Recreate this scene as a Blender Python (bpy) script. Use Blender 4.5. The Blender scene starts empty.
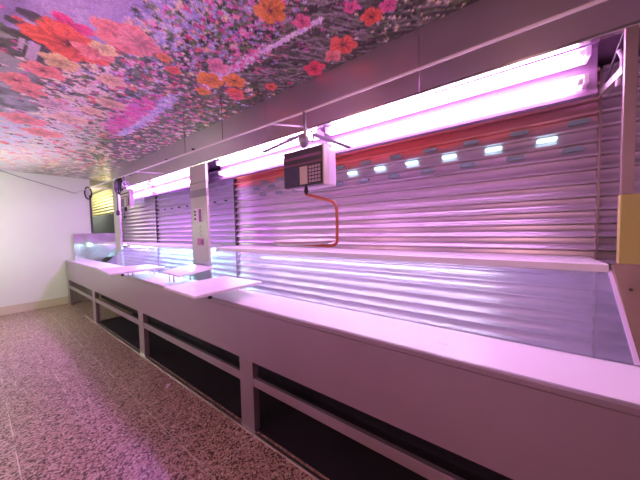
import bpy, bmesh, math, random
import numpy as np
from mathutils import Vector, Matrix
random.seed(7); np.random.seed(7)
S = bpy.context.scene
COL = S.collection

# ------------------------------------------------------------------ camera
EYE = 1.42
A, PITCH, ROLL, FPX = 0.94364, 0.045165, -0.0232, 251.04
fw = Vector((math.sin(A)*math.cos(PITCH), math.cos(A)*math.cos(PITCH), -math.sin(PITCH)))
rt = Vector((math.cos(A), -math.sin(A), 0)); up = rt.cross(fw)
r2 = rt*math.cos(ROLL)+up*math.sin(ROLL); u2 = -rt*math.sin(ROLL)+up*math.cos(ROLL)
cd = bpy.data.cameras.new('camera'); cam = bpy.data.objects.new('camera', cd); COL.objects.link(cam)
M = Matrix((r2, u2, -fw)).transposed().to_4x4(); M.translation = Vector((0, 0, EYE)); cam.matrix_world = M
cd.sensor_fit = 'HORIZONTAL'; cd.sensor_width = 36; cd.lens = 36*FPX/640; cd.clip_start = .02
S.camera = cam

# ------------------------------------------------------------------ world, light, exposure
w = bpy.data.worlds.new('world'); S.world = w; w.use_nodes = True
w.node_tree.nodes['Background'].inputs[0].default_value = (.55, .45, .6, 1)
w.node_tree.nodes['Background'].inputs[1].default_value = .05
S.view_settings.view_transform = 'Standard'; S.view_settings.look = 'None'
S.view_settings.gamma = 1; S.view_settings.use_curve_mapping = False
S.view_settings.exposure = 0.15

def area(name, loc, rot, sx, sy, col, p):
    l = bpy.data.lights.new(name, 'AREA'); l.shape = 'RECTANGLE'; l.size = sx; l.size_y = sy
    l.color = col; l.energy = p
    o = bpy.data.objects.new(name, l); COL.objects.link(o); o.location = loc; o.rotation_euler = rot
    return o
# unseen lights added to fill the aisle, and the neighbouring stall's lamp
def lamp(name, loc, col, p, r=.12):
    l = bpy.data.lights.new(name, 'POINT'); l.color = col; l.energy = p; l.shadow_soft_size = r
    o = bpy.data.objects.new(name, l); COL.objects.link(o); o.location = loc
lamp('unseen_aisle_light', (-.45, 5.9, 1.55), (.90, 1.0, .74), 50, .2)
for y in (1.9, -.2): lamp('unseen_aisle_light', (-.6, y, 2.0), (1.0, .50, .46), 20)
area('neighbour_lamp', (1.6, 9.0, 2.5), (0, math.radians(-40), 0), .2, 1.5, (1.0, .93, .58), 26)

TUBE_VIOLET = (.66, .24, 1.0); TUBE_LILAC = (.90, .84, 1.0); TUBE_PINK = (.90, .50, .97); TUBE_CYAN = (.42, .95, .92); TUBE_NEUT = (1.0, .9, .88)

# ------------------------------------------------------------------ materials
def newmat(name):
    m = bpy.data.materials.new(name); m.use_nodes = True
    nt = m.node_tree; b = nt.nodes['Principled BSDF']
    return m, nt, b
def mat(name, col, rough=.5, metal=0, spec=.5, var=.0, scale=6, bump=0, bscale=60, coat=0):
    m, nt, b = newmat(name)
    b.inputs['Base Color'].default_value = (*col, 1); b.inputs['Roughness'].default_value = rough
    b.inputs['Metallic'].default_value = metal; b.inputs['Specular IOR Level'].default_value = spec
    b.inputs['Coat Weight'].default_value = coat
    tc = nt.nodes.new('ShaderNodeTexCoord')
    if var:
        n = nt.nodes.new('ShaderNodeTexNoise'); n.inputs['Scale'].default_value = scale; n.inputs['Detail'].default_value = 6
        nt.links.new(tc.outputs['Object'], n.inputs['Vector'])
        mx = nt.nodes.new('ShaderNodeMix'); mx.data_type = 'RGBA'
        mx.inputs[6].default_value = (*[c*(1-var) for c in col], 1)
        mx.inputs[7].default_value = (*[min(1, c*(1+var)) for c in col], 1)
        nt.links.new(n.outputs['Fac'], mx.inputs[0]); nt.links.new(mx.outputs[2], b.inputs['Base Color'])
        mr = nt.nodes.new('ShaderNodeMapRange'); mr.inputs[3].default_value = rough*.8; mr.inputs[4].default_value = min(1, rough*1.25)
        nt.links.new(n.outputs['Fac'], mr.inputs[0]); nt.links.new(mr.outputs[0], b.inputs['Roughness'])
    if bump:
        n2 = nt.nodes.new('ShaderNodeTexNoise'); n2.inputs['Scale'].default_value = bscale; n2.inputs['Detail'].default_value = 4
        nt.links.new(tc.outputs['Object'], n2.inputs['Vector'])
        bp = nt.nodes.new('ShaderNodeBump'); bp.inputs['Strength'].default_value = bump; bp.inputs['Distance'].default_value = .01
        nt.links.new(n2.outputs['Fac'], bp.inputs['Height']); nt.links.new(bp.outputs[0], b.inputs['Normal'])
    return m
def emit(name, col, s):
    m, nt, b = newmat(name)
    b.inputs['Base Color'].default_value = (*col, 1)
    b.inputs['Emission Color'].default_value = (*col, 1); b.inputs['Emission Strength'].default_value = s
    return m
def brushed(name, col, rough, axis_scale, var=.1, met=1):
    """stainless steel brushed along one axis"""
    m, nt, b = newmat(name)
    tc = nt.nodes.new('ShaderNodeTexCoord'); mp = nt.nodes.new('ShaderNodeMapping'); mp.inputs['Scale'].default_value = axis_scale
    nt.links.new(tc.outputs['Object'], mp.inputs[0])
    n = nt.nodes.new('ShaderNodeTexNoise'); n.inputs['Scale'].default_value = 3; n.inputs['Detail'].default_value = 8
    nt.links.new(mp.outputs[0], n.inputs['Vector'])
    n2 = nt.nodes.new('ShaderNodeTexNoise'); n2.inputs['Scale'].default_value = 2.2; n2.inputs['Detail'].default_value = 5
    nt.links.new(tc.outputs['Object'], n2.inputs['Vector'])
    mx = nt.nodes.new('ShaderNodeMix'); mx.data_type = 'RGBA'
    mx.inputs[6].default_value = (*[c*(1-var) for c in col], 1); mx.inputs[7].default_value = (*[min(1, c*(1+var)) for c in col], 1)
    nt.links.new(n2.outputs['Fac'], mx.inputs[0]); nt.links.new(mx.outputs[2], b.inputs['Base Color'])
    mr = nt.nodes.new('ShaderNodeMapRange'); mr.inputs[3].default_value = rough-.1; mr.inputs[4].default_value = rough+.1
    nt.links.new(n2.outputs['Fac'], mr.inputs[0]); nt.links.new(mr.outputs[0], b.inputs['Roughness'])
    bp = nt.nodes.new('ShaderNodeBump'); bp.inputs['Strength'].default_value = .08; bp.inputs['Distance'].default_value = .004
    nt.links.new(n.outputs['Fac'], bp.inputs['Height']); nt.links.new(bp.outputs[0], b.inputs['Normal'])
    b.inputs['Metallic'].default_value = met
    return m

m_apron = brushed('brushed_steel_apron', (.44, .38, .40), .38, (1, 1.5, 30), met=.8)
m_fascia = brushed('brushed_steel_fascia', (.52, .44, .52), .33, (1, 1, 25), met=.85)
m_steel = brushed('brushed_steel', (.68, .65, .62), .34, (12, 12, 1))
m_polish = brushed('polished_steel', (.75, .74, .74), .16, (1, 1, 6))
m_deck = mat('white_worktop', (.84, .80, .84), .3, var=.02, scale=3)
m_board = mat('pale_board', (.78, .76, .80), .22, var=.08, scale=7)
m_white = mat('white_enamel', (.8, .78, .8), .35)
m_rod = mat('pale_painted_tube', (.78, .72, .76), .35)
m_wall = mat('white_wall_panel', (.74, .79, .69), .35, var=.03, scale=1.5)
m_skirt = mat('cream_plinth', (.62, .56, .40), .55, var=.12, scale=4)
m_dark = mat('dark_recess', (.025, .022, .028), .4, var=.3, scale=3)
m_black = mat('black_rubber', (.015, .015, .017), .5)
m_guide = mat('dark_guide_rail', (.06, .04, .06), .5)
m_grey = mat('grey_metal', (.32, .31, .36), .4, metal=.6)
m_cable = mat('grey_cable', (.33, .32, .32), .5)
m_char = mat('charcoal_plastic', (.035, .025, .04), .35)
m_strip = mat('smoked_display', (.20, .10, .16), .2)
m_label = mat('dark_blue_label', (.03, .025, .07), .35, var=.4, scale=40)
m_beige = mat('beige_plastic', (.50, .42, .36), .45)
m_key = mat('key_plastic', (.40, .30, .36), .5)
m_lilac = mat('pale_lilac_plastic', (.66, .56, .70), .3)
m_orange = mat('orange_red_arm', (.48, .11, .05), .4)
m_mauve = mat('mauve_housing', (.30, .17, .30), .5)
m_post = mat('brown_grey_post', (.34, .26, .25), .35, metal=.5, var=.15, scale=6)
m_pan = mat('pale_enamel_pan', (.80, .74, .76), .25)
m_olive = mat('ochre_panel', (.42, .40, .10), .40, var=.12, scale=3)
m_brown = mat('brown_wood', (.22, .155, .10), .45, var=.25, scale=8)
m_blue = mat('blue_grey_panel', (.16, .19, .27), .45, var=.3, scale=5)
m_paper = mat('label_paper', (.74, .60, .72), .6)
m_violet = mat('violet_ink', (.25, .06, .24), .6)
m_mag = mat('magenta_ink', (.50, .14, .32), .6)
m_band = mat('dark_tape_and_shade', (.20, .18, .19), .4)
m_tube = {k: emit('tube_'+k, c, s) for k, c, s in (('pink', TUBE_PINK, 44), ('violet', TUBE_VIOLET, 100), ('lilac', TUBE_LILAC, 42), ('cyan', TUBE_CYAN, 170), ('neutral', TUBE_NEUT, 12))}
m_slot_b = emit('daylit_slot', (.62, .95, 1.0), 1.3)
m_slot = mat('dull_slot', (.24, .36, .42), .5)
m_wall2 = mat('plain_wall', (.55, .52, .52), .7, var=.05, scale=2)

def glass_mat():
    m = bpy.data.materials.new('dusty_glass'); m.use_nodes = True; nt = m.node_tree; nt.nodes.clear()
    out = nt.nodes.new('ShaderNodeOutputMaterial'); tr = nt.nodes.new('ShaderNodeBsdfTransparent'); tr.inputs[0].default_value = (.95, .96, .97, 1)
    gl = nt.nodes.new('ShaderNodeBsdfGlossy'); gl.inputs['Roughness'].default_value = .06
    df = nt.nodes.new('ShaderNodeBsdfDiffuse'); df.inputs[0].default_value = (.66, .68, .95, 1)
    tc = nt.nodes.new('ShaderNodeTexCoord'); n = nt.nodes.new('ShaderNodeTexNoise'); n.inputs['Scale'].default_value = 3; n.inputs['Detail'].default_value = 7
    nt.links.new(tc.outputs['Object'], n.inputs['Vector'])
    mr = nt.nodes.new('ShaderNodeMapRange'); mr.inputs[1].default_value = .3; mr.inputs[2].default_value = .75; mr.inputs[3].default_value = .12; mr.inputs[4].default_value = .30
    nt.links.new(n.outputs['Fac'], mr.inputs[0])
    a = nt.nodes.new('ShaderNodeMixShader'); nt.links.new(mr.outputs[0], a.inputs[0]); nt.links.new(tr.outputs[0], a.inputs[1]); nt.links.new(df.outputs[0], a.inputs[2])
    lw = nt.nodes.new('ShaderNodeLayerWeight'); pw = nt.nodes.new('ShaderNodeMath'); pw.operation = 'POWER'; pw.inputs[1].default_value = 4
    nt.links.new(lw.outputs['Facing'], pw.inputs[0])
    fr = nt.nodes.new('ShaderNodeMath'); fr.operation = 'MULTIPLY_ADD'; fr.inputs[1].default_value = .5; fr.inputs[2].default_value = .03; nt.links.new(pw.outputs[0], fr.inputs[0])
    b = nt.nodes.new('ShaderNodeMixShader'); nt.links.new(fr.outputs[0], b.inputs[0]); nt.links.new(a.outputs[0], b.inputs[1]); nt.links.new(gl.outputs[0], b.inputs[2])
    nt.links.new(b.outputs[0], out.inputs[0]); return m
m_glass = glass_mat()

def terrazzo():
    m, nt, b = newmat('terrazzo_tiles')
    N = nt.nodes.new; L = nt.links.new
    tc = N('ShaderNodeTexCoord')
    v = N('ShaderNodeTexVoronoi'); v.inputs['Scale'].default_value = 105; v.inputs['Randomness'].default_value = 1
    nd = N('ShaderNodeTexNoise'); nd.inputs['Scale'].default_value = 60
    L(tc.outputs['Object'], nd.inputs['Vector'])
    add = N('ShaderNodeVectorMath'); add.operation = 'MULTIPLY_ADD'; add.inputs[1].default_value = (.012, .012, .012)
    L(nd.outputs['Color'], add.inputs[0]); L(tc.outputs['Object'], add.inputs[2]); L(add.outputs[0], v.inputs['Vector'])
    sep = N('ShaderNodeSeparateColor'); L(v.outputs['Color'], sep.inputs[0])
    r = N('ShaderNodeValToRGB'); e = r.color_ramp.elements; r.color_ramp.interpolation = 'CONSTANT'
    e[0].position = 0; e[0].color = (.07, .035, .03, 1); e[1].position = .26; e[1].color = (.34, .20, .155, 1)
    for p, c in ((.42, (.42, .27, .215, 1)), (.66, (.50, .35, .28, 1)), (.84, (.22, .12, .10, 1)), (.93, (.62, .50, .42, 1))):
        q = e.new(p); q.color = c
    L(sep.outputs[0], r.inputs[0])
    # square tiles, pale joints, worn away here and there
    sx = N('ShaderNodeSeparateXYZ'); L(tc.outputs['Object'], sx.inputs[0])
    def joint(sock, off):
        a1 = N('ShaderNodeMath'); a1.operation = 'ADD'; a1.inputs[1].default_value = off+.3245*20; L(sock, a1.inputs[0])
        a2 = N('ShaderNodeMath'); a2.operation = 'MODULO'; a2.inputs[1].default_value = .3245; L(a1.outputs[0], a2.inputs[0])
        a3 = N('ShaderNodeMath'); a3.operation = 'LESS_THAN'; a3.inputs[1].default_value = .006; L(a2.outputs[0], a3.inputs[0]); return a3
    jx = joint(sx.outputs[0], -.091); jy = joint(sx.outputs[1], -2.342)
    mxm = N('ShaderNodeMath'); mxm.operation = 'MAXIMUM'; L(jx.outputs[0], mxm.inputs[0]); L(jy.outputs[0], mxm.inputs[1])
    nw = N('ShaderNodeTexNoise'); nw.inputs['Scale'].default_value = 3.2; L(tc.outputs['Object'], nw.inputs['Vector'])
    mr = N('ShaderNodeMapRange'); mr.inputs[1].default_value = .45; mr.inputs[2].default_value = .62; mr.inputs[3].default_value = .08; mr.inputs[4].default_value = .85; L(nw.outputs['Fac'], mr.inputs[0])
    mu = N('ShaderNodeMath'); mu.operation = 'MULTIPLY'; L(mxm.outputs[0], mu.inputs[0]); L(mr.outputs[0], mu.inputs[1])
    mx = N('ShaderNodeMix'); mx.data_type = 'RGBA'; L(mu.outputs[0], mx.inputs[0]); L(r.outputs[0], mx.inputs[6]); mx.inputs[7].default_value = (.68, .60, .54, 1)
    L(mx.outputs[2], b.inputs['Base Color'])
    b.inputs['Roughness'].default_value = .38
    bp = N('ShaderNodeBump'); bp.inputs['Strength'].default_value = .12; bp.inputs['Distance'].default_value = .003
    L(sep.outputs[0], bp.inputs['Height']); L(bp.outputs[0], b.inputs['Normal'])
    return m
m_floor = terrazzo()

def shutter_mat(name, base, coral=False, met=.62):
    m, nt, b = newmat(name)
    N = nt.nodes.new; L = nt.links.new
    tc = N('ShaderNodeTexCoord')
    mp = N('ShaderNodeMapping'); mp.inputs['Scale'].default_value = (1, .35, 5); L(tc.outputs['Object'], mp.inputs[0])
    n = N('ShaderNodeTexNoise'); n.inputs['Scale'].default_value = 5; n.inputs['Detail'].default_value = 8; n.inputs['Roughness'].default_value = .65
    L(mp.outputs[0], n.inputs['Vector'])
    r = N('ShaderNodeValToRGB'); e = r.color_ramp.elements
    e[0].position = .28; e[0].color = (*[c*.45 for c in base], 1); e[1].position = .42; e[1].color = (*base, 1)
    L(n.outputs['Fac'], r.inputs[0])
    col = r.outputs[0]
    if coral:   # coral-red reflection painted into the colour of the top two slats
        sx = N('ShaderNodeSeparateXYZ'); L(tc.outputs['Object'], sx.inputs[0])
        nz = N('ShaderNodeTexNoise'); nz.inputs['Scale'].default_value = 2.0; L(tc.outputs['Object'], nz.inputs['Vector'])
        ad = N('ShaderNodeMath'); ad.operation = 'MULTIPLY_ADD'; ad.inputs[1].default_value = .10; L(nz.outputs['Fac'], ad.inputs[0]); L(sx.outputs[2], ad.inputs[2])
        mr = N('ShaderNodeMapRange'); mr.inputs[1].default_value = 2.02; mr.inputs[2].default_value = 2.07; L(ad.outputs[0], mr.inputs[0])
        my = N('ShaderNodeMapRange'); my.inputs[1].default_value = -1.6; my.inputs[2].default_value = -.7; my.inputs[3].default_value = .35; L(sx.outputs[1], my.inputs[0])
        mm = N('ShaderNodeMath'); mm.operation = 'MULTIPLY'; L(mr.outputs[0], mm.inputs[0]); L(my.outputs[0], mm.inputs[1])
        mx = N('ShaderNodeMix'); mx.data_type = 'RGBA'; L(mm.outputs[0], mx.inputs[0]); L(col, mx.inputs[6]); mx.inputs[7].default_value = (.95, .36, .32, 1)
        col = mx.outputs[2]
    L(col, b.inputs['Base Color']); b.inputs['Roughness'].default_value = .33; b.inputs['Metallic'].default_value = met
    return m
m_shut = shutter_mat('galvanised_slats', (.66, .58, .67))
m_shut_c = shutter_mat('galvanised_slats_coral_reflection', (.66, .58, .67), True)
m_shut_p = shutter_mat('painted_slats', (.52, .44, .58), met=.1)
m_shut_y = shutter_mat('cream_slats', (.70, .66, .45))

# ------------------------------------------------------------------ mesh helpers
def link(name, bm, m, parent=None, smooth=False, loc=None):
    me = bpy.data.meshes.new(name); bmesh.ops.recalc_face_normals(bm, faces=bm.faces[:]); bm.to_mesh(me); bm.free()
    if m: me.materials.append(m)
    if smooth:
        for p in me.polygons: p.use_smooth = True
    o = bpy.data.objects.new(name, me); COL.objects.link(o)
    if parent: o.parent = parent
    if loc: o.location = loc
    return o
def B(): return bmesh.new()
def box(bm, x0, x1, y0, y1, z0, z1, bev=0, rot=None):
    vs = [bm.verts.new((x, y, z)) for x in (x0, x1) for y in (y0, y1) for z in (z0, z1)]
    fs = [(0, 1, 3, 2), (4, 6, 7, 5), (0, 4, 5, 1), (2, 3, 7, 6), (0, 2, 6, 4), (1, 5, 7, 3)]
    faces = [bm.faces.new([vs[i] for i in f]) for f in fs]
    if rot is not None:
        c = Vector(((x0+x1)/2, (y0+y1)/2, (z0+z1)/2))
        for v in vs: v.co = c+rot @ (v.co-c)
    if bev:
        es = list({e for f in faces for e in f.edges})
        bmesh.ops.bevel(bm, geom=es, offset=bev, segments=2, profile=.5, affect='EDGES')
    return bm
def bar(bm, a, b, w, t, upv=(0, 0, 1)):
    """flat bar from a to b, width w across, thickness t along upv"""
    a = Vector(a); b = Vector(b); d = (b-a).normalized(); s = d.cross(Vector(upv)).normalized(); n = s.cross(d)
    v = [bm.verts.new(p+s*i*w/2+n*j*t/2) for p in (a, b) for i, j in ((-1, -1), (1, -1), (1, 1), (-1, 1))]
    for f in ((0, 1, 2, 3), (7, 6, 5, 4), (0, 4, 5, 1), (1, 5, 6, 2), (2, 6, 7, 3), (3, 7, 4, 0)): bm.faces.new([v[i] for i in f])
    return bm
def tube(bm, pts, r, seg=10, closed=False):
    pts = [Vector(p) for p in pts]; n = len(pts); rings = []
    ref = None
    for i, p in enumerate(pts):
        d = (pts[(i+1) % n]-pts[i-1]) if closed else (pts[min(i+1, n-1)]-pts[max(i-1, 0)])
        d.normalize()
        if ref is None: ref = d.orthogonal().normalized()
        ref = (ref-d*ref.dot(d)).normalized(); s = d.cross(ref)
        rr = r[i] if isinstance(r, (list, tuple)) else r
        rings.append([bm.verts.new(p+(ref*math.cos(t)+s*math.sin(t))*rr) for t in [2*math.pi*k/seg for k in range(seg)]])
    m = n if closed else n-1
    for i in range(m):
        q0, q1 = rings[i], rings[(i+1) % n]
        for k in range(seg): bm.faces.new([q0[k], q0[(k+1) % seg], q1[(k+1) % seg], q1[k]])
    if not closed:
        bm.faces.new(rings[0][::-1]); bm.faces.new(rings[-1])
    return bm
def smooth_path(pts, n=6):
    P = [Vector(p) for p in pts]; out = []
    for i in range(len(P)-1):
        p0, p1, p2, p3 = P[max(i-1, 0)], P[i], P[i+1], P[min(i+2, len(P)-1)]
        for k in range(n):
            t = k/n
            out.append(.5*((2*p1)+(-p0+p2)*t+(2*p0-5*p1+4*p2-p3)*t*t+(-p0+3*p1-3*p2+p3)*t**3))
    return out+[P[-1]]
def lathe(bm, prof, c, seg=32):
    c = Vector(c); rings = []
    for r, z in prof:
        rings.append([bm.verts.new(c+Vector((max(r, 1e-4)*math.cos(t), max(r, 1e-4)*math.sin(t), z))) for t in [2*math.pi*k/seg for k in range(seg)]])
    for a, b in zip(rings, rings[1:]):
        for k in range(seg): bm.faces.new([a[k], a[(k+1) % seg], b[(k+1) % seg], b[k]])
    bm.faces.new(rings[0][::-1]); bm.faces.new(rings[-1]); return bm
def prism_y(bm, prof, y0, y1):
    """x,z outline extruded along y"""
    a = [bm.verts.new((x, y0, z)) for x, z in prof]; b = [bm.verts.new((x, y1, z)) for x, z in prof]; n = len(prof)
    bm.faces.new(a); bm.faces.new(b[::-1])
    for i in range(n): bm.faces.new([a[i], a[(i+1) % n], b[(i+1) % n], b[i]])
    return bm
def thing(name, label, cat, loc, group=None):
    o = bpy.data.objects.new(name, None); COL.objects.link(o); o.location = loc; o.empty_display_size = .1
    o['label'] = label; o['category'] = cat
    if group: o['group'] = group
    bpy.context.view_layer.update()
    return o
def part(name, bm, m, root, smooth=False):
    """mesh written in world coordinates, attached under root (root unrotated)"""
    off = Vector((0, 0, 0)); r = root
    while r: off += r.location; r = r.parent
    bmesh.ops.translate(bm, verts=bm.verts[:], vec=-off)
    return link(name, bm, m, root, smooth)
def tag(o, label, cat, group=None):
    o['label'] = label; o['category'] = cat
    if group: o['group'] = group
    return o
def struct(name, bm, m, label=None):
    o = link(name, bm, m); o['kind'] = 'structure'
    if label: o['label'] = label
    return o

# ------------------------------------------------------------------ the setting
CZ = 2.60          # ceiling height
FX = 1.62          # plane of the fascia and pillars
CX = 1.083         # plane of the counter front
WY = 7.25          # far white wall
SX = 2.10          # roller shutters
struct('floor', box(B(), -1.1, 2.35, -1.7, 10.6, -.06, 0), m_floor)
struct('wall_left', box(B(), -1.1, -1.0, -1.7, WY+.08, 0, CZ), m_wall2)
struct('wall_near', box(B(), -1.0, 2.35, -1.7, -1.6, 0, CZ), m_wall2)
struct('wall_right', box(B(), 2.25, 2.35, -1.6, 10.6, 0, CZ), m_wall2)
struct('wall_end', box(B(), 1.54, 2.25, 10.5, 10.6, 0, CZ), m_wall2)
struct('wall_far', box(B(), -1.0, 1.54, WY, WY+.08, .0, CZ), m_wall)
struct('baseboard_far', box(B(), -1.0, CX, WY-.012, WY, 0, .15), m_skirt)
struct('trim_1', box(B(), FX+.018, 2.25, -1.6, 6.08, 2.33, 2.36), m_mauve)
struct('trim_5', box(B(), FX+.018, 2.25, 6.06, 6.08, 2.36, CZ), m_wall2)
struct('trim_6', box(B(), 2.06, 2.25, 6.08, 7.30, 2.27, CZ), m_wall2)
struct('wall_light_block', box(B(), 1.95, 2.25, 7.30, 7.33, 0, CZ), m_wall2)                      # hidden partition added to stop yellow light; trim_1 is the soffit over the lamps
fascia = B()
for y0, y1 in ((-1.6, .408), (.411, 1.748), (1.751, 4.0), (4.003, 5.785)): box(fascia, FX, FX+.018, y0, y1, 2.228, CZ)
fo = struct('trim_2', fascia, m_fascia)
struct('trim_3', box(B(), FX-.006, FX+.03, -1.6, 5.785, 2.214, 2.230, .003), m_polish)       # bright lower edge

# ---- ceiling with its printed flower picture: flower colours, with a light streak and haze painted in
def ceiling():
    d = .008
    x0, y0 = -1.0, -1.6
    fx1, fy1 = 2.25, 7.26
    nx = int((fx1-x0)/d)+1; ny = int((fy1-y0)/d)+1
    xs = np.linspace(x0, fx1, nx); ys = np.linspace(y0, fy1, ny)
    X, Y = np.meshgrid(xs, ys); rng = np.random.default_rng(5)
    C = np.zeros((ny, nx, 3))
    def nz(s, seed):
        r = np.random.default_rng(seed); gx, gy = int((fx1-x0)/s)+3, int((fy1-y0)/s)+3; g = r.random((gy, gx))
        u, v = (X-x0)/s, (Y-y0)/s; i, j = u.astype(int), v.astype(int); fu, fv = u-i, v-j
        fu = fu*fu*(3-2*fu); fv = fv*fv*(3-2*fv)
        return (g[j, i]*(1-fu)+g[j, i+1]*fu)*(1-fv)+(g[j+1, i]*(1-fu)+g[j+1, i+1]*fu)*fv
    n1, n2, n3, n4 = nz(.03, 1), nz(.09, 2), nz(.3, 3), nz(.015, 4)
    fol = np.array([.085, .09, .075])*(.35+1.3*n1[..., None])+np.array([.10, .11, .08])*(np.clip(n4*1.6-.7, 0, 1)*n2)[..., None]
    C[:] = fol
    def blend(mask, col):
        C[:] = C*(1-mask[..., None])+np.array(col)*mask[..., None]
    def disc(cx, cy, rx, ry, soft=.4, wob=.5):
        q = np.sqrt(((X-cx)/rx)**2+((Y-cy)/ry)**2)+(n2-.5)*wob+(n1-.5)*wob*.5
        return np.clip((1-q)/soft+.5, 0, 1)
    # lavender sky with pale wisps, the dark tiered pavilion, grey water
    blend(np.clip((.58+(n2-.5)*.16+(n1-.5)*.06-X)/.04, 0, 1)*np.clip((2.2+(n2-.5)*.3+(X-.3)*-.6-Y)/.1, 0, 1), (.36, .28, .52))
    blend(disc(.40, 1.75, .15, .25, .8, 1.0)*.5*n1, (.75, .70, .80))
    blend(disc(.12, 1.9, .10, .5, .3, .3)*.6, (.20, .16, .34))
    blend(disc(.16, 2.75, .16, .42, .4, .6), (.30, .32, .32))
    for cx, cy, hw, hl in ((.25, 2.06, .06, .05), (.235, 2.18, .075, .05), (.235, 2.31, .09, .06), (.215, 2.50, .075, .13), (.33, 2.46, .022, .12)):
        blend(((abs(X-cx) < hw) & (abs(Y-cy) < hl*(1-.5*abs(X-cx)/hw))).astype(float)*(.75+.25*n1), (.045, .05, .04))
    for cx, cy, hw, hl in ((.285, 2.45, .022, .12), (.235, 2.42, .012, .09), (.265, 2.23, .03, .018), (.25, 2.13, .035, .012)):
        blend(((abs(X-cx) < hw) & (abs(Y-cy) < hl)).astype(float), (.48, .40, .50))
    blend(((abs(X-.33) < .02) & (abs(Y-2.45) < .11)).astype(float), (.07, .06, .08))
    # pale pond and banks; light haze towards the white wall is painted in
    blend(disc(.30, 5.6, .42, 1.9, .5, .5)*.9, (.56, .56, .62))
    blend(disc(.72, 4.7, .30, 1.5, .5, .6)*.85, (.60, .58, .50))
    blend(np.clip((Y-5.0)/.8, 0, 1)*.7*n2, (.62, .52, .50))
    # ---- small blossoms
    def floret(cx, cy, r, col, k):
        i0, i1 = max(int((cx-r-x0)/d), 0), min(int((cx+r-x0)/d)+2, nx); j0, j1 = max(int((cy-r-y0)/d), 0), min(int((cy+r-y0)/d)+2, ny)
        if i1 <= i0 or j1 <= j0: return
        dx = X[j0:j1, i0:i1]-cx; dy = Y[j0:j1, i0:i1]-cy
        q = np.hypot(dx, dy)/r; t = np.arctan2(dy, dx)
        edge = .72+.28*np.cos(k*t+cx*40)
        a = np.clip((edge-q)/.25+.5, 0, 1)[..., None]
        sh = (.72+.4*(n4[j0:j1, i0:i1]))[..., None]
        C[j0:j1, i0:i1] = C[j0:j1, i0:i1]*(1-a)+np.array(col)*sh*a
    LIL = [(.40, .36, .64), (.50, .44, .70), (.28, .27, .54), (.60, .58, .74)]
    PNK = [(.80, .12, .38), (.70, .20, .55), (.85, .35, .50), (.55, .08, .30)]
    RED = [(.75, .10, .12), (.80, .22, .16), (.62, .06, .14), (.80, .40, .30)]
    PAL = [(.80, .60, .50), (.78, .55, .62), (.82, .70, .45), (.72, .62, .66)]
    GRN = [(.10, .17, .06), (.18, .26, .12), (.035, .055, .03), (.02, .03, .02)]
    def scatter(n, cx, cy, sx_, sy_, pals, r0, r1, ok=None):
        for _ in range(n):
            x = rng.normal(cx, sx_); y = rng.normal(cy, sy_)
            if not (0 < x < fx1 and 0 < y < fy1) or (ok and not ok(x, y)): continue
            p = pals[rng.integers(len(pals))]; c = p[rng.integers(len(p))]
            floret(x, y, rng.uniform(r0, r1), c, int(rng.integers(3, 7)))
    notsky = lambda x, y: not (x < .56 and y < 2.05)
    scatter(900, .72, 1.45, .10, .20, [LIL, LIL, LIL, PAL], .008, .022, notsky)
    scatter(1300, 1.0, 1.15, .16, .32, [LIL, PNK, PNK, GRN, GRN], .008, .026, notsky)
    scatter(1500, .80, 2.3, .26, .40, [RED, PNK, PAL, LIL, GRN, GRN, GRN], .010, .030, notsky)
    scatter(900, .95, 3.3, .34, .6, [RED, PNK, PAL, GRN, GRN, GRN, GRN], .015, .04)
    scatter(350, .9, 4.6, .35, .6, [RED, PAL, PAL, GRN], .02, .05)
    scatter(420, .8, 5.9, .40, .7, [RED, PAL, PAL], .02, .06)
    scatter(500, 1.40, 2.0, .14, .55, [PNK, RED, GRN, GRN, GRN, LIL], .010, .028)
    scatter(420, 1.45, 3.6, .12, .8, [PNK, PAL, GRN, GRN], .015, .04)
    # streaky stems of the big poppies at the near edge
    for _ in range(420):
        x = rng.uniform(1.12, 1.66); y = rng.uniform(.15, 1.55)
        if x < 1.2+.12*math.sin(y*6): continue
        L_ = rng.uniform(.06, .26); th = rng.normal(2.25, .35); c = np.array([(.09, .10, .08), (.20, .19, .17), (.33, .29, .30), (.05, .05, .05)][rng.integers(4)])
        for k in range(int(L_/.006)):
            floret(x+math.cos(th)*k*.006, y+math.sin(th)*k*.006, .008, c, 4)
    scatter(260, 1.5, .35, .10, .22, [PAL, GRN, GRN], .006, .016)
    scatter(190, .58, 2.75, .10, .40, [PAL, PAL, [(.85, .55, .62), (.88, .76, .74)]], .012, .032)
    scatter(130, .62, 3.6, .16, .5, [PAL, [(.86, .70, .62)]], .02, .05)
    scatter(260, 1.9, 6.5, .2, .5, [RED, PAL, GRN], .02, .06)
    # magenta drift of bloom; the pale lilac drifts paint in a light streak
    def drift(pts, wd, n, pals, r0, r1):
        for _ in range(n):
            i = rng.integers(len(pts)-1); t = rng.random(); a, b_ = pts[i], pts[i+1]
            p = pals[rng.integers(len(pals))]; c = p[rng.integers(len(p))]
            floret(a[0]+(b_[0]-a[0])*t+rng.normal(0, wd), a[1]+(b_[1]-a[1])*t+rng.normal(0, wd*2), rng.uniform(r0, r1), c, 5)
    STREAK = [(.80, .66, .90), (.88, .76, .92), (.70, .52, .88)]
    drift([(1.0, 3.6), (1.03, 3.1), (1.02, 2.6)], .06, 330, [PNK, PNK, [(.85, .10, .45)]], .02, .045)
    drift([(1.10, 3.7), (1.14, 3.1), (1.10, 2.55), (1.06, 2.35)], .022, 260, [STREAK, LIL], .015, .035)
    drift([(1.18, 2.0), (1.16, 1.7), (1.185, 1.3)], .020, 330, [STREAK, PNK], .010, .022)
    drift([(1.185, 1.3), (1.20, 1.05), (1.21, .84)], .008, 200, [STREAK], .008, .016)
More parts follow.
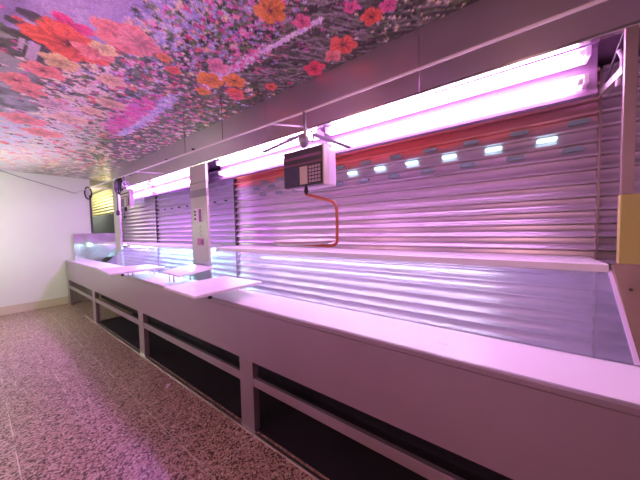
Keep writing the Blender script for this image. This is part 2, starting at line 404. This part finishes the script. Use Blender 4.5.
    # ---- big blossoms with petals
    def bloom(cx, cy, r, col, n=5, centre=(.12, .04, .05), rot=None):
        rot = rng.uniform(0, 6.28) if rot is None else rot
        cc = np.array(col)
        for k in range(n):
            t = rot+2*math.pi*k/n+rng.normal(0, .1); px, py = cx+math.cos(t)*r*.55, cy+math.sin(t)*r*.55
            i0, i1 = max(int((px-r-x0)/d), 0), min(int((px+r-x0)/d)+2, nx); j0, j1 = max(int((py-r-y0)/d), 0), min(int((py+r-y0)/d)+2, ny)
            if i1 <= i0 or j1 <= j0: continue
            dx = X[j0:j1, i0:i1]-px; dy = Y[j0:j1, i0:i1]-py
            u = dx*math.cos(t)+dy*math.sin(t); v = -dx*math.sin(t)+dy*math.cos(t)
            q = np.sqrt((u/(r*.56))**2+(v/(r*.50))**2)+(n1[j0:j1, i0:i1]-.5)*.35
            a = np.clip((1-q)/.12, 0, 1)[..., None]
            c = cc*rng.uniform(.82, 1.12)
            sh = (.80+.22*np.clip(u/(r*.5), -1, 1)+.15*np.sin(v/(r*.06)+n1[j0:j1, i0:i1]*4))[..., None]
            C[j0:j1, i0:i1] = C[j0:j1, i0:i1]*(1-a)+np.clip(c*sh, 0, 1)*a
        if centre: floret(cx, cy, r*.2, centre, 5)
    COR = (.86, .15, .10); CPK = (.90, .28, .26); ORG = (.90, .30, .08); YEL = (.85, .62, .30); PCH = (.86, .55, .38); MAG = (.80, .08, .28)
    bloom(.385, 2.0, .10, MAG, 4, None); bloom(.41, 2.18, .19, COR, 5, rot=.4); bloom(.52, 2.16, .10, CPK, 4, None)
    bloom(.60, 1.86, .15, CPK, 5, None); bloom(.67, 1.84, .11, (.82, .30, .30), 5, None)
    bloom(.55, 2.07, .07, YEL, 5, None); bloom(.41, 2.46, .10, YEL, 5, (.4, .25, .1)); bloom(.69, 2.46, .09, PCH, 5, (.6, .3, .1))
    bloom(.355, 2.68, .11, CPK, 5); bloom(.25, 3.0, .13, CPK, 4); bloom(.33, 3.15, .10, CPK, 5)
    bloom(.36, 3.95, .17, CPK, 5, None); bloom(.54, 4.3, .16, (.86, .28, .22), 5, None); bloom(.63, 3.6, .15, PCH, 5, None)
    bloom(.80, 2.9, .11, PCH, 5, (.5, .2, .1)); bloom(.50, 3.3, .12, (.80, .50, .55), 5, None); bloom(.72, 3.2, .09, PCH, 5, None)
    bloom(1.15, 1.86, .10, ORG, 5, None); bloom(1.09, 1.66, .075, (.85, .28, .45), 5, None); bloom(1.27, 1.72, .09, ORG, 5); bloom(1.38, 1.86, .07, COR, 5)
    bloom(1.20, 2.05, .06, ORG, 5, None); bloom(.92, 1.95, .05, COR, 5, None); bloom(.82, 1.86, .045, ORG, 5, None)
    bloom(1.00, 1.02, .085, ORG, 5, (.25, .05, .08), rot=.9); bloom(1.16, .93, .05, (.85, .18, .35), 5)
    bloom(1.46, .84, .085, (.88, .16, .12), 5, (.08, .06, .06)); bloom(1.51, .95, .06, CPK, 4, None); bloom(1.54, 1.13, .08, (.85, .10, .16), 5)
    bloom(1.37, .60, .06, COR, 5); bloom(1.36, .50, .045, (.80, .14, .34), 5); bloom(1.25, .66, .04, (.80, .14, .34), 5)
    bloom(1.42, 1.9, .06, (.85, .15, .2), 5); bloom(1.05, .72, .05, (.80, .2, .45), 5, None); bloom(1.5, 1.55, .05, COR, 5)
    V = np.stack([X, Y, np.full_like(X, CZ)], -1).reshape(-1, 3)
    idx = np.arange(nx*ny).reshape(ny, nx)
    q = np.stack([idx[:-1, :-1], idx[1:, :-1], idx[1:, 1:], idx[:-1, 1:]], -1).reshape(-1, 4)
    me = bpy.data.meshes.new('ceiling'); me.vertices.add(len(V)); me.vertices.foreach_set('co', V.ravel())
    me.loops.add(q.size); me.loops.foreach_set('vertex_index', q.ravel()); me.polygons.add(len(q))
    me.polygons.foreach_set('loop_start', np.arange(0, q.size, 4)); me.polygons.foreach_set('loop_total', np.full(len(q), 4))
    me.update(); me.validate()
    at = me.color_attributes.new('print', 'FLOAT_COLOR', 'POINT')
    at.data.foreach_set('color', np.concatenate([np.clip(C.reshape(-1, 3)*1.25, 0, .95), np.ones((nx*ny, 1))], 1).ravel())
    m, nt, b = newmat('printed_flower_ceiling'); N = nt.nodes.new; L = nt.links.new
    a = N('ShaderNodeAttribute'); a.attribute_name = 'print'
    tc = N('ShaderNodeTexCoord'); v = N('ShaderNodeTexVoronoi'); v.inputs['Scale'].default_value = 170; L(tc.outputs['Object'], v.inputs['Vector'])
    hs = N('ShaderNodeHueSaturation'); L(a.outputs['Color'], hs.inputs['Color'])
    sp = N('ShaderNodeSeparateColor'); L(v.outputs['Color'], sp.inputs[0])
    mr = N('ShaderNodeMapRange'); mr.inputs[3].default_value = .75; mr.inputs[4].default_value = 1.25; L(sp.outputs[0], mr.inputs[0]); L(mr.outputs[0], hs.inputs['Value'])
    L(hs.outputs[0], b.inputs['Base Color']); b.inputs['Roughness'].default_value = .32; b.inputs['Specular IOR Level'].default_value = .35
    me.materials.append(m)
    o = bpy.data.objects.new('ceiling', me); COL.objects.link(o); o['kind'] = 'structure'
    struct('trim_4', box(B(), -1.1, 2.35, -1.7, 10.6, CZ+.002, CZ+.06), m_wall2)     # slab above the printed sheet
ceiling()

# ------------------------------------------------------------------ roller shutters
PITCH_S, Z_PH = .0772, 2.105
def slat_curtain(y0, y1, z0, z1):
    bm = B(); prof = []
    k = math.floor((z0-Z_PH)/PITCH_S); z = Z_PH+k*PITCH_S
    while z < z1:
        for u, q in ((0, .2), (.03, .75), (.07, .96), (.12, 1), (.19, .95), (.28, .78), (.40, .52), (.54, .30), (.70, .14), (.86, .05), (1, 0)):
            prof.append((SX-.002-.030*q, z+u*PITCH_S*.93))
        prof.append((SX+.016, z+PITCH_S*.94)); prof.append((SX+.016, z+PITCH_S*.99))
        z += PITCH_S
    prof = [(x, max(zz, z0)) for x, zz in prof if zz < z1+.02]
    outline = prof+[(SX+.024, prof[-1][1]), (SX+.024, prof[0][1])]
    a = [bm.verts.new((x, y0, z)) for x, z in outline]; b = [bm.verts.new((x, y1, z)) for x, z in outline]; n = len(a)
    for i in range(n): bm.faces.new([a[i], b[i], b[(i+1) % n], a[(i+1) % n]])
    return bm
def vent_slot_bm(y, z, wd=.096, h=.025):
    bm = B(); out = []
    for k in range(20):
        t = 2*math.pi*k/20; out.append((y+(wd-h)/2*(1 if math.cos(t) > 0 else -1)+h/2*math.cos(t), z+h/2*math.sin(t)))
    a = [bm.verts.new((SX-.032, p, q)) for p, q in out]; b = [bm.verts.new((SX-.012, p, q)) for p, q in out]
    bm.faces.new(a); bm.faces.new(b[::-1])
    for i in range(20): bm.faces.new([a[i], a[(i+1) % 20], b[(i+1) % 20], b[i]])
    return bm
def shutter(y0, y1, m, label, z0=0, z1=2.26):
    t = thing('roller_shutter', label, 'roller shutter', (SX, (y0+y1)/2, 0))
    part('slat_curtain', slat_curtain(y0, y1, z0, z1), m, t)
    return t
sh = shutter(-1.55, -.443, m_shut, 'narrow stretch of roller shutter at right, beyond the post with the ochre panel')
part('guide_rail', box(B(), SX-.03, SX+.02, -.443, -.433, 0, 2.26), m_post, sh)
sh = shutter(-.433, 2.88, m_shut_c, 'widest grey roller shutter, coral-red reflection painted on top slats and rows of oval slots')
part('guide_rail', box(B(), SX-.034, SX+.02, 2.88, 2.905, 0, 2.26), m_guide, sh)
for k in range(11):
    y = .985-.268*5+.268*k
    if y < 2.8:
        for zz, dy, mm in ((1.998, 0, m_slot), (1.927, .137, m_slot_b), (1.846, .02, m_slot)):
            part('vent_slot', vent_slot_bm(y+dy, zz), mm if k < 7 or mm is m_slot else m_slot, sh)
sh = shutter(2.905, 5.33, m_shut_p, 'purple-lit roller shutter behind the two white boards, row of small dark holes')
part('guide_rail', box(B(), SX-.034, SX+.02, 5.33, 5.37, 0, 2.26), m_guide, sh)
for k in range(9): part('vent_slot', vent_slot_bm(3.15+.27*k-.05, 1.838, .04, .02), m_black, sh)
sh = shutter(5.37, 7.3, m_shut_p, 'purple-lit roller shutter behind the farther hanging scale')
sh = shutter(7.33, 10.45, m_shut_y, 'yellow-lit roller shutter seen past the end of the white wall', 1.9, 2.56)
tag(link('neighbour_stall_panel', box(B(), SX-.10, SX+.03, 7.33, 10.45, 0, 1.90), m_blue), 'blue-grey panel below the yellow-lit shutter, at the far end', 'panel')

# ------------------------------------------------------------------ the display counter
TOP = .895
ct = thing('display_counter', 'long stainless steel market counter with white top and sloping glass screen', 'counter', (CX, 3.0, 0))
Y0, Y1 = -1.5, 7.2
# apron with a folded lip
ap = B(); prism_y(ap, [(CX, .512), (CX, .862), (CX-.006, .870), (CX-.006, .889), (CX, TOP), (CX+.012, TOP), (CX+.012, .512)], Y0, Y1)
part('apron', ap, m_apron, ct)
part('worktop', box(B(), CX+.012, 1.385, Y0, Y1, TOP-.03, TOP, .002), m_deck, ct)
for y in (-.62, 1.385, 3.29, 5.215, 7.045): part('leg', box(B(), CX, CX+.05, y, y+.145, 0, .512, .002), m_apron, ct)
part('lower_rail', box(B(), CX+.004, CX+.03, Y0, Y1, .338, .398, .002), m_apron, ct)
part('kick_strip', box(B(), CX-.012, CX+.004, Y0, 5.9, 0, .012), m_steel, ct)
part('rear_panel', box(B(), 1.60, 1.62, Y0, Y1, 0, .62), m_dark, ct)
part('inner_floor', box(B(), CX+.03, 1.60, Y0, 5.25, 0.0, .008), m_dark, ct)
part('well_back', box(B(), 1.385, 1.395, Y0, Y1, .50, TOP-.002), m_steel, ct)
part('well_floor', box(B(), CX+.05, SX-.06, Y0, Y1, .50, .512), m_steel, ct)
for y0, y1, tc_ in ((-.40, 2.77, 'lilac'), (3.19, 5.75, 'cyan'), (6.14, 7.15, 'neutral')):
    g = B(); prism_y(g, [(1.383, TOP+.002), (1.389, TOP+.002), (1.705, 1.192), (1.699, 1.192)], y0, y1)
    part('glass_screen', g, m_glass, ct)
    lg = part('ledge', box(B(), 1.695, 2.055, y0, y1, 1.188, 1.226, .004), m_white, ct)
    part('ledge_light', tube(B(), [(1.825, max(y0+.05, .05), 1.1815), (1.825, y1-.05, 1.1815)], .0065), m_tube[tc_], ct)
part('glass_edge', bar(B(), (1.384, -.402, TOP+.004), (1.702, -.402, 1.194), .012, .012), m_lilac, ct)
pl = B(); prism_y(pl, [(1.215, TOP), (1.215, 1.43), (1.95, 1.43), (1.95, TOP)], 7.165, 7.18)
part('end_plate', pl, m_polish, ct)
sb = B(); prism_y(sb, [(1.383, TOP+.002), (1.40, TOP+.002), (1.712, 1.215), (1.695, 1.232)], -1.45, -.408)
ep = part('sloping_board', sb, m_brown, ct)
part('screw_hole', tube(B(), [(1.604, -.44, 1.133), (1.600, -.44, 1.137)], .006, 10), m_black, ep)
# pale bar added in place of a reflection under the apron
tag(link('reflection_bar', bar(B(), (CX+.10, 1.15, .530), (CX+.16, .55, .530), .03, .018), m_beige), 'pale bar standing in for a reflection under the counter apron', 'bar')

# the near end stand: ochre panel against the right post
tag(link('ochre_panel', box(B(), FX, FX+.03, -1.3, -.408, 1.240, 1.535, .002), m_olive), 'ochre yellow panel below the narrow right post, above brown wood', 'panel')
# ------------------------------------------------------------------ pillars
m_greige = mat('greige_enamel', (.42, .41, .36), .35, var=.05, scale=3)
def pillar(y0, y1, x1, z0, z1, label, m=None, shade_band=True):
    t = thing('support_pillar', label, 'pillar', ((FX+x1)/2, (y0+y1)/2, z0))
    part('shaft', box(B(), FX, x1, y0, y1, z0, z1, .003), m or m_greige, t)
    if shade_band: part('base_shade_band', box(B(), FX-.004, x1+.004, y0-.004, y1+.004, 1.0, 1.03, .002), m_band, t)  # dark band paints in the reflected shade at the pillar foot
    return t
p1 = pillar(2.80, 3.17, FX+.03, .515, 2.226, 'pale pillar with a paper label, between the two wide shutters')
F0 = FX-.0035
part('tape_band', box(B(), FX-.003, FX+.033, 2.797, 3.173, 1.835, 1.925), m_band, p1)
part('joint_line', box(B(), FX-.002, FX+.032, 2.798, 3.172, 2.0, 2.01), m_band, p1)
lb = part('paper_label', box(B(), F0, FX, 2.90, 3.09, 1.53, 1.70), m_paper, p1)
part('print_bar', box(B(), F0-.001, F0+.001, 2.92, 2.98, 1.535, 1.69), m_violet, lb)
for z in (1.56, 1.61, 1.65): part('print_mark', box(B(), F0-.001, F0+.001, 3.04, 3.085, z, z+.028), m_black, lb)
st = part('magenta_sticker', box(B(), F0, FX, 2.89, 3.04, 1.25, 1.335), m_mag, p1)
part('print_mark', tube(B(), [(F0-.001, 2.925, 1.29), (F0+.001, 2.925, 1.29)], .034, 16), m_violet, st)
for k, (y, z) in enumerate(((2.94, 1.36), (2.97, 1.385), (2.94, 1.41), (2.965, 1.44), (2.945, 1.47))):
    part('pen_mark', box(B(), F0, FX, y, y+.014, z, z+.018), m_band, p1)
p2 = pillar(5.79, 6.10, FX+.03, .515, CZ, 'pale pillar reaching the ceiling beside the farther scale')
pillar(-.445, -.408, FX+.02, 1.536, 2.226, 'narrow brown-grey steel post at the right end of the counter', m_post, False)

# ------------------------------------------------------------------ tube lights
def tube_light(y0, y1, kinds, label):
    t = thing('tube_light', label, 'lamp', (1.86, (y0+y1)/2, 2.2), 'twin tube lights above the counter')
    h = B(); prism_y(h, [(1.85, 2.06), (1.90, 2.06), (1.93, 2.10), (1.93, 2.32), (1.84, 2.32), (1.84, 2.30), (1.865, 2.29), (1.865, 2.09), (1.85, 2.08)], y0-.05, y1+.05)
    part('housing', h, m_mauve, t)
    for (x, z), k in zip(((1.80, 2.246), (1.825, 2.128)), kinds):
        part('reflector', bar(B(), (x+.032, y0, z+.004), (x+.032, y1, z+.004), .075, .008, (1, 0, .35)), m_white, t)
        tb = part('tube', tube(B(), [(x, y0+.03, z), (x, y1-.03, z)], .0165, 14), m_tube[k], t, True)
        for ya, yb in ((y0, y0+.03), (y1-.03, y1)):
            part('end_cap', tube(B(), [(x, ya, z), (x, yb, z)], .018, 14), m_white, tb, True)
        for yy in (y0-.012, y1-.008):
            part('lamp_holder', box(B(), x-.022, 1.87, yy, yy+.02, z-.024, z+.024, .003), m_white, t)
    return t
tube_light(-.33, 1.20, ('pink', 'pink'), 'bright pink twin tube light nearest the right post')
tube_light(1.29, 2.82, ('pink', 'pink'), 'bright pink twin tube light between nearer hanging scale and labelled pillar')
tube_light(3.30, 4.80, ('violet', 'violet'), 'pink twin tube light just left of the labelled pillar')
tube_light(4.92, 6.0, ('violet', 'violet'), 'pink twin tube light behind the farther hanging scale')
lt = thing('lamp_bracket', 'angled steel bracket at the right end of the tube lights', 'bracket', (1.85, -.42, 2.1))
part('arm', bar(B(), (1.86, -.40, 2.06), (1.64, -.42, 2.06), .03, .03), m_steel, lt)
part('stay', tube(B(), [(1.66, -.42, 2.24), (1.88, -.40, 2.07)], .005), m_guide, lt)
part('hook', tube(B(), smooth_path([(1.70, -.41, 2.17), (1.69, -.42, 2.12), (1.69, -.41, 2.05), (1.70, -.41, 2.02)]), .008), m_lilac, lt)

# ------------------------------------------------------------------ hanging rail in front of the fascia
RX = 1.30
def rz(y): return 2.178+max(0, y-1)*.0165
rail = thing('hanging_rail', 'long pale rail hung in front of the steel fascia', 'rail', (RX, 3, 2.2))
part('rail_tube', tube(B(), [(RX, y, rz(y)) for y in (-1.58, 0, 1, 2, 3, 4, 5, 6, 7.24)], .0075, 12), m_rod, rail, True)
for y in (-.9, 1.36, 3.93, 6.0):
    part('wall_stay', tube(B(), [(RX, y, rz(y)), (FX+.002, y-.06, 2.25)], .007), m_rod, rail)
for y in (1.95, 2.6): part('ceiling_hanger', tube(B(), [(RX, y, rz(y)), (RX, y, CZ)], .0025, 6), m_guide, rail)

# ------------------------------------------------------------------ hanging scales
def scale(y, dz, label, arm, zs=1.0):
    zt = rz(y)
    t = thing('hanging_scale', label, 'scale', (RX, y, 1.70+dz))
    Z = lambda z: z+dz
    part('hanger', tube(B(), [(RX, y-.03, zt), (RX, y-.03, Z(1.985))], .011, 10), m_grey, t, True)
    sw = B(); lathe(sw, [(.012, .05), (.03, .04), (.036, .015), (.03, -.01), (.014, -.03)], (RX, y-.02, Z(1.985)), 18)
    part('swivel', sw, m_grey, t, True)
    part('hook_ring', tube(B(), [(RX+.04*math.cos(a), y-.07, Z(2.02)+.04*math.sin(a)) for a in [k*math.pi/8 for k in range(16)]], .006, 8, True), m_lilac, t, True)
    ya, yb = y-.17, y+.17
    body = B()
    box(body, RX, RX+.055, ya, yb, Z(1.705), Z(1.948), .008)
    part('body', body, m_char if arm else m_greige, t)
    if arm: part('rear_case', box(B(), RX+.055, RX+.15, ya-.004, yb-.03, Z(1.70), Z(1.94), .012), m_lilac if arm else m_grey, t)
    f = RX-.004
    part('side_trim', box(B(), RX-.001, RX+.056, ya-.006, ya+.004, Z(1.70), Z(1.952), .002), m_beige, t)
    dp = part('display_bar', box(B(), f, RX+.002, ya+.012, yb-.01, Z(1.885), Z(1.905), .001), m_strip, t)
    part('display_bar', box(B(), f, RX+.002, ya+.012, yb-.01, Z(1.845), Z(1.857), .001), m_strip, t)
    part('label_panel', box(B(), f, RX+.002, yb-.145, yb-.012, Z(1.716), Z(1.832), .001), m_label, t)
    part('front_strip', box(B(), f, RX+.002, ya+.125, yb-.15, Z(1.716), Z(1.832), .001), m_beige, t)
    kp = part('keypad', box(B(), f, RX+.002, ya+.012, ya+.118, Z(1.716), Z(1.835), .001), m_black, t)
    for i in range(4):
        for j in range(5):
            yy = ya+.018+i*.0245; z = Z(1.721)+j*.0225
            part('key', box(B(), f-.004, f+.001, yy, yy+.019, z, z+.016, .001), m_key, kp)
    part('hook', tube(B(), [(RX, y-.03, Z(1.708)), (RX, y-.03, Z(1.685)), (RX, y-.03, Z(1.665)), (RX, y-.03, Z(1.64))], [.006, .012, .015, .006], 12), m_black, t, True)
    if arm: part('support_arm', bar(B(), (RX+.01, y-.02, Z(2.045)), (RX+.10, y+.48, Z(2.045)), .035, .006), m_grey, t)
    part('support_arm', bar(B(), (RX+.02, y-.08, Z(2.03)), (RX+.30, y-.20, Z(1.99)), .04, .006), m_grey, t)
    if arm:
        a = part('pan_arm', tube(B(), smooth_path([(RX, y-.03, 1.645), (RX, y-.06, 1.638), (RX, y-.19, 1.598), (RX, y-.245, 1.575), (RX, y-.262, 1.53), (RX, y-.262, 1.37), (RX, y-.25, 1.325), (RX, y-.20, 1.312), (RX, y-.05, 1.315), (RX, y+.10, 1.318)], 5), .0095, 10), m_orange, t, True)
        pn = B(); lathe(pn, [(.02, .318), (.15, .320), (.185, .326), (.205, .338), (.208, .338), (.19, .322), (.15, .314), (.02, .312)][::-1], (RX, y-.01, 1.008), 40)
        pp = part('pan', pn, m_pan, t, True)
        part('rim', tube(B(), [(RX+.206*math.cos(q), y-.01+.206*math.sin(q), 1.342) for q in [k*math.pi/24 for k in range(48)]], .005, 6, True), m_beige, pp, True)
    else:
        part('chain', tube(B(), [(RX, y+.04, Z(1.70)), (RX, y+.04, Z(1.57))], .004, 8), m_guide, t)
        part('hook_weight', tube(B(), [(RX, y+.04, Z(1.575)), (RX, y+.04, Z(1.545))], [.016, .010], 10), m_black, t)
        part('plastic_sheet', box(B(), RX+.02, RX+.024, y-.62, y-.19, Z(1.705), Z(1.93)), m_glass, t)
    return t
scale(1.075, 0, 'dark hanging scale with keypad and an orange-red arm holding a pan', True)
scale(4.38, .09, 'smaller-looking hanging scale far left, with hook and chain but no pan', False)

# ------------------------------------------------------------------ boards on the counter
def board(c, label, foot, knob=None):
    """c: four top corners (x, y, z): front-far, front-near, back-near, back-far"""
    cx = sum(p[0] for p in c)/4; cy = sum(p[1] for p in c)/4
    t = thing('serving_board', label, 'board', (cx, cy, TOP), 'pale boards on the counter')
    bm = B(); tv = [bm.verts.new(p) for p in c]; bv = [bm.verts.new((p[0], p[1], p[2]-.018)) for p in c]
    bm.faces.new(tv); bm.faces.new(bv[::-1])
    for i in range(4): bm.faces.new([tv[i], tv[(i+1) % 4], bv[(i+1) % 4], bv[i]])
    bmesh.ops.bevel(bm, geom=bm.edges[:], offset=.003, segments=2, affect='EDGES')
    part('slab', bm, m_board, t)
    if knob: part('catch', tube(B(), [(*knob, .984), (*knob, .962), (*knob, .955)], [.014, .014, .008], 12), m_black, t)
    for (x, y, zt) in foot: part('foot', tube(B(), [(x, y, TOP), (x, y, TOP+.02), (x, y, zt)], [.008, .006, .006], 10), m_white, t)
    return t
board([(.84, 2.11, 1.0), (.82, 1.60, 1.0), (1.368, 1.585, 1.0), (1.362, 2.09, 1.0)], 'large pale board, nearest of the boards on the counter',
      [(1.12, 1.95, .983), (1.12, 2.06, .983), (1.34, 1.88, .983), (1.34, 2.05, .983)], (.935, 1.625))
board([(.855, 3.93, 1.0), (.81, 3.30, 1.0), (1.345, 3.298, 1.0), (1.36, 3.80, 1.0)], 'pale board farthest left, in front of the tall far pillar',
      [(1.12, 3.65, .983), (1.12, 3.80, .983), (1.33, 3.58, .983), (1.33, 3.72, .983)], (.93, 3.33))
board([(1.17, 2.95, 1.0), (1.14, 2.50, 1.0), (1.475, 2.47, 1.04), (1.495, 2.94, 1.04)], 'smallest pale board, slightly tilted, at the foot of the labelled pillar',
      [(1.21, 2.78, .986), (1.21, 2.88, .986), (1.365, 2.75, 1.006), (1.365, 2.9, 1.006)])

# ------------------------------------------------------------------ cables, screws, scraps
tag(link('wall_cable', tube(B(), smooth_path([(1.31, WY-.008, 2.275), (1.25, WY-.008, 2.29), (.9, WY-.008, 2.40), (.565, WY-.008, 2.505), (.34, WY-.008, 2.585), (.2, WY-.008, 2.597)], 5), .007), m_cable, smooth=True), 'grey cable running up the white wall to the ceiling', 'cable')
k = thing('corner_cable', 'black cable loop and dark strip at the edge of the white wall', 'cable', (1.53, WY-.01, 1.45))
part('strip', box(B(), 1.515, 1.545, WY-.02, WY-.001, 1.44, 2.26), m_guide, k)
part('loop', tube(B(), [(1.50+.055*math.cos(a), WY-.02, 2.30+.13*math.sin(a)) for a in [i*math.pi/10 for i in range(20)]], .012, 8, True), m_black, k, True)
k = thing('coiled_cable', 'black cable coiled on the rail just left of the farther scale, switch at its end', 'cable', (RX, 4.62, 2.1))
for i in range(3):
    part('coil', tube(B(), [(RX-.02+.018*i, 4.60+(.085+.012*i)*math.cos(a), 2.115+(.10+.012*i)*math.sin(a)) for a in [j*math.pi/12 for j in range(24)]], .010, 8, True), m_black, k, True)
part('lead', tube(B(), smooth_path([(RX, 4.69, 2.10), (RX, 4.70, 2.0), (RX, 4.70, 1.9), (RX, 4.70, 1.76)]), .006), m_black, k, True)
part('switch', box(B(), RX-.018, RX+.018, 4.68, 4.72, 1.69, 1.765, .004), m_black, k)
for y, z in ((3.02, 2.41), (3.72, 2.41), (5.1, 2.40)):
    tag(link('fascia_knob', tube(B(), [(FX, y, z), (FX-.02, y, z), (FX-.03, y, z)], [.012, .012, .008], 12), m_black, fo), 'x', 'x')
for o in [o for o in bpy.data.objects if o.name.startswith('fascia_knob')]:
    del o['label']; del o['category']
sc = B()
for i in range(3):
    box(sc, .96+.012*i, .975+.014*i, 2.46+.01*i, 2.475+.016*i, 0, .004+.003*i, rot=Matrix.Rotation(.4*i, 3, 'Z'))
tag(link('paper_scrap', sc, m_paper), 'tiny pale scrap lying on the terrazzo in front of the counter', 'scrap')
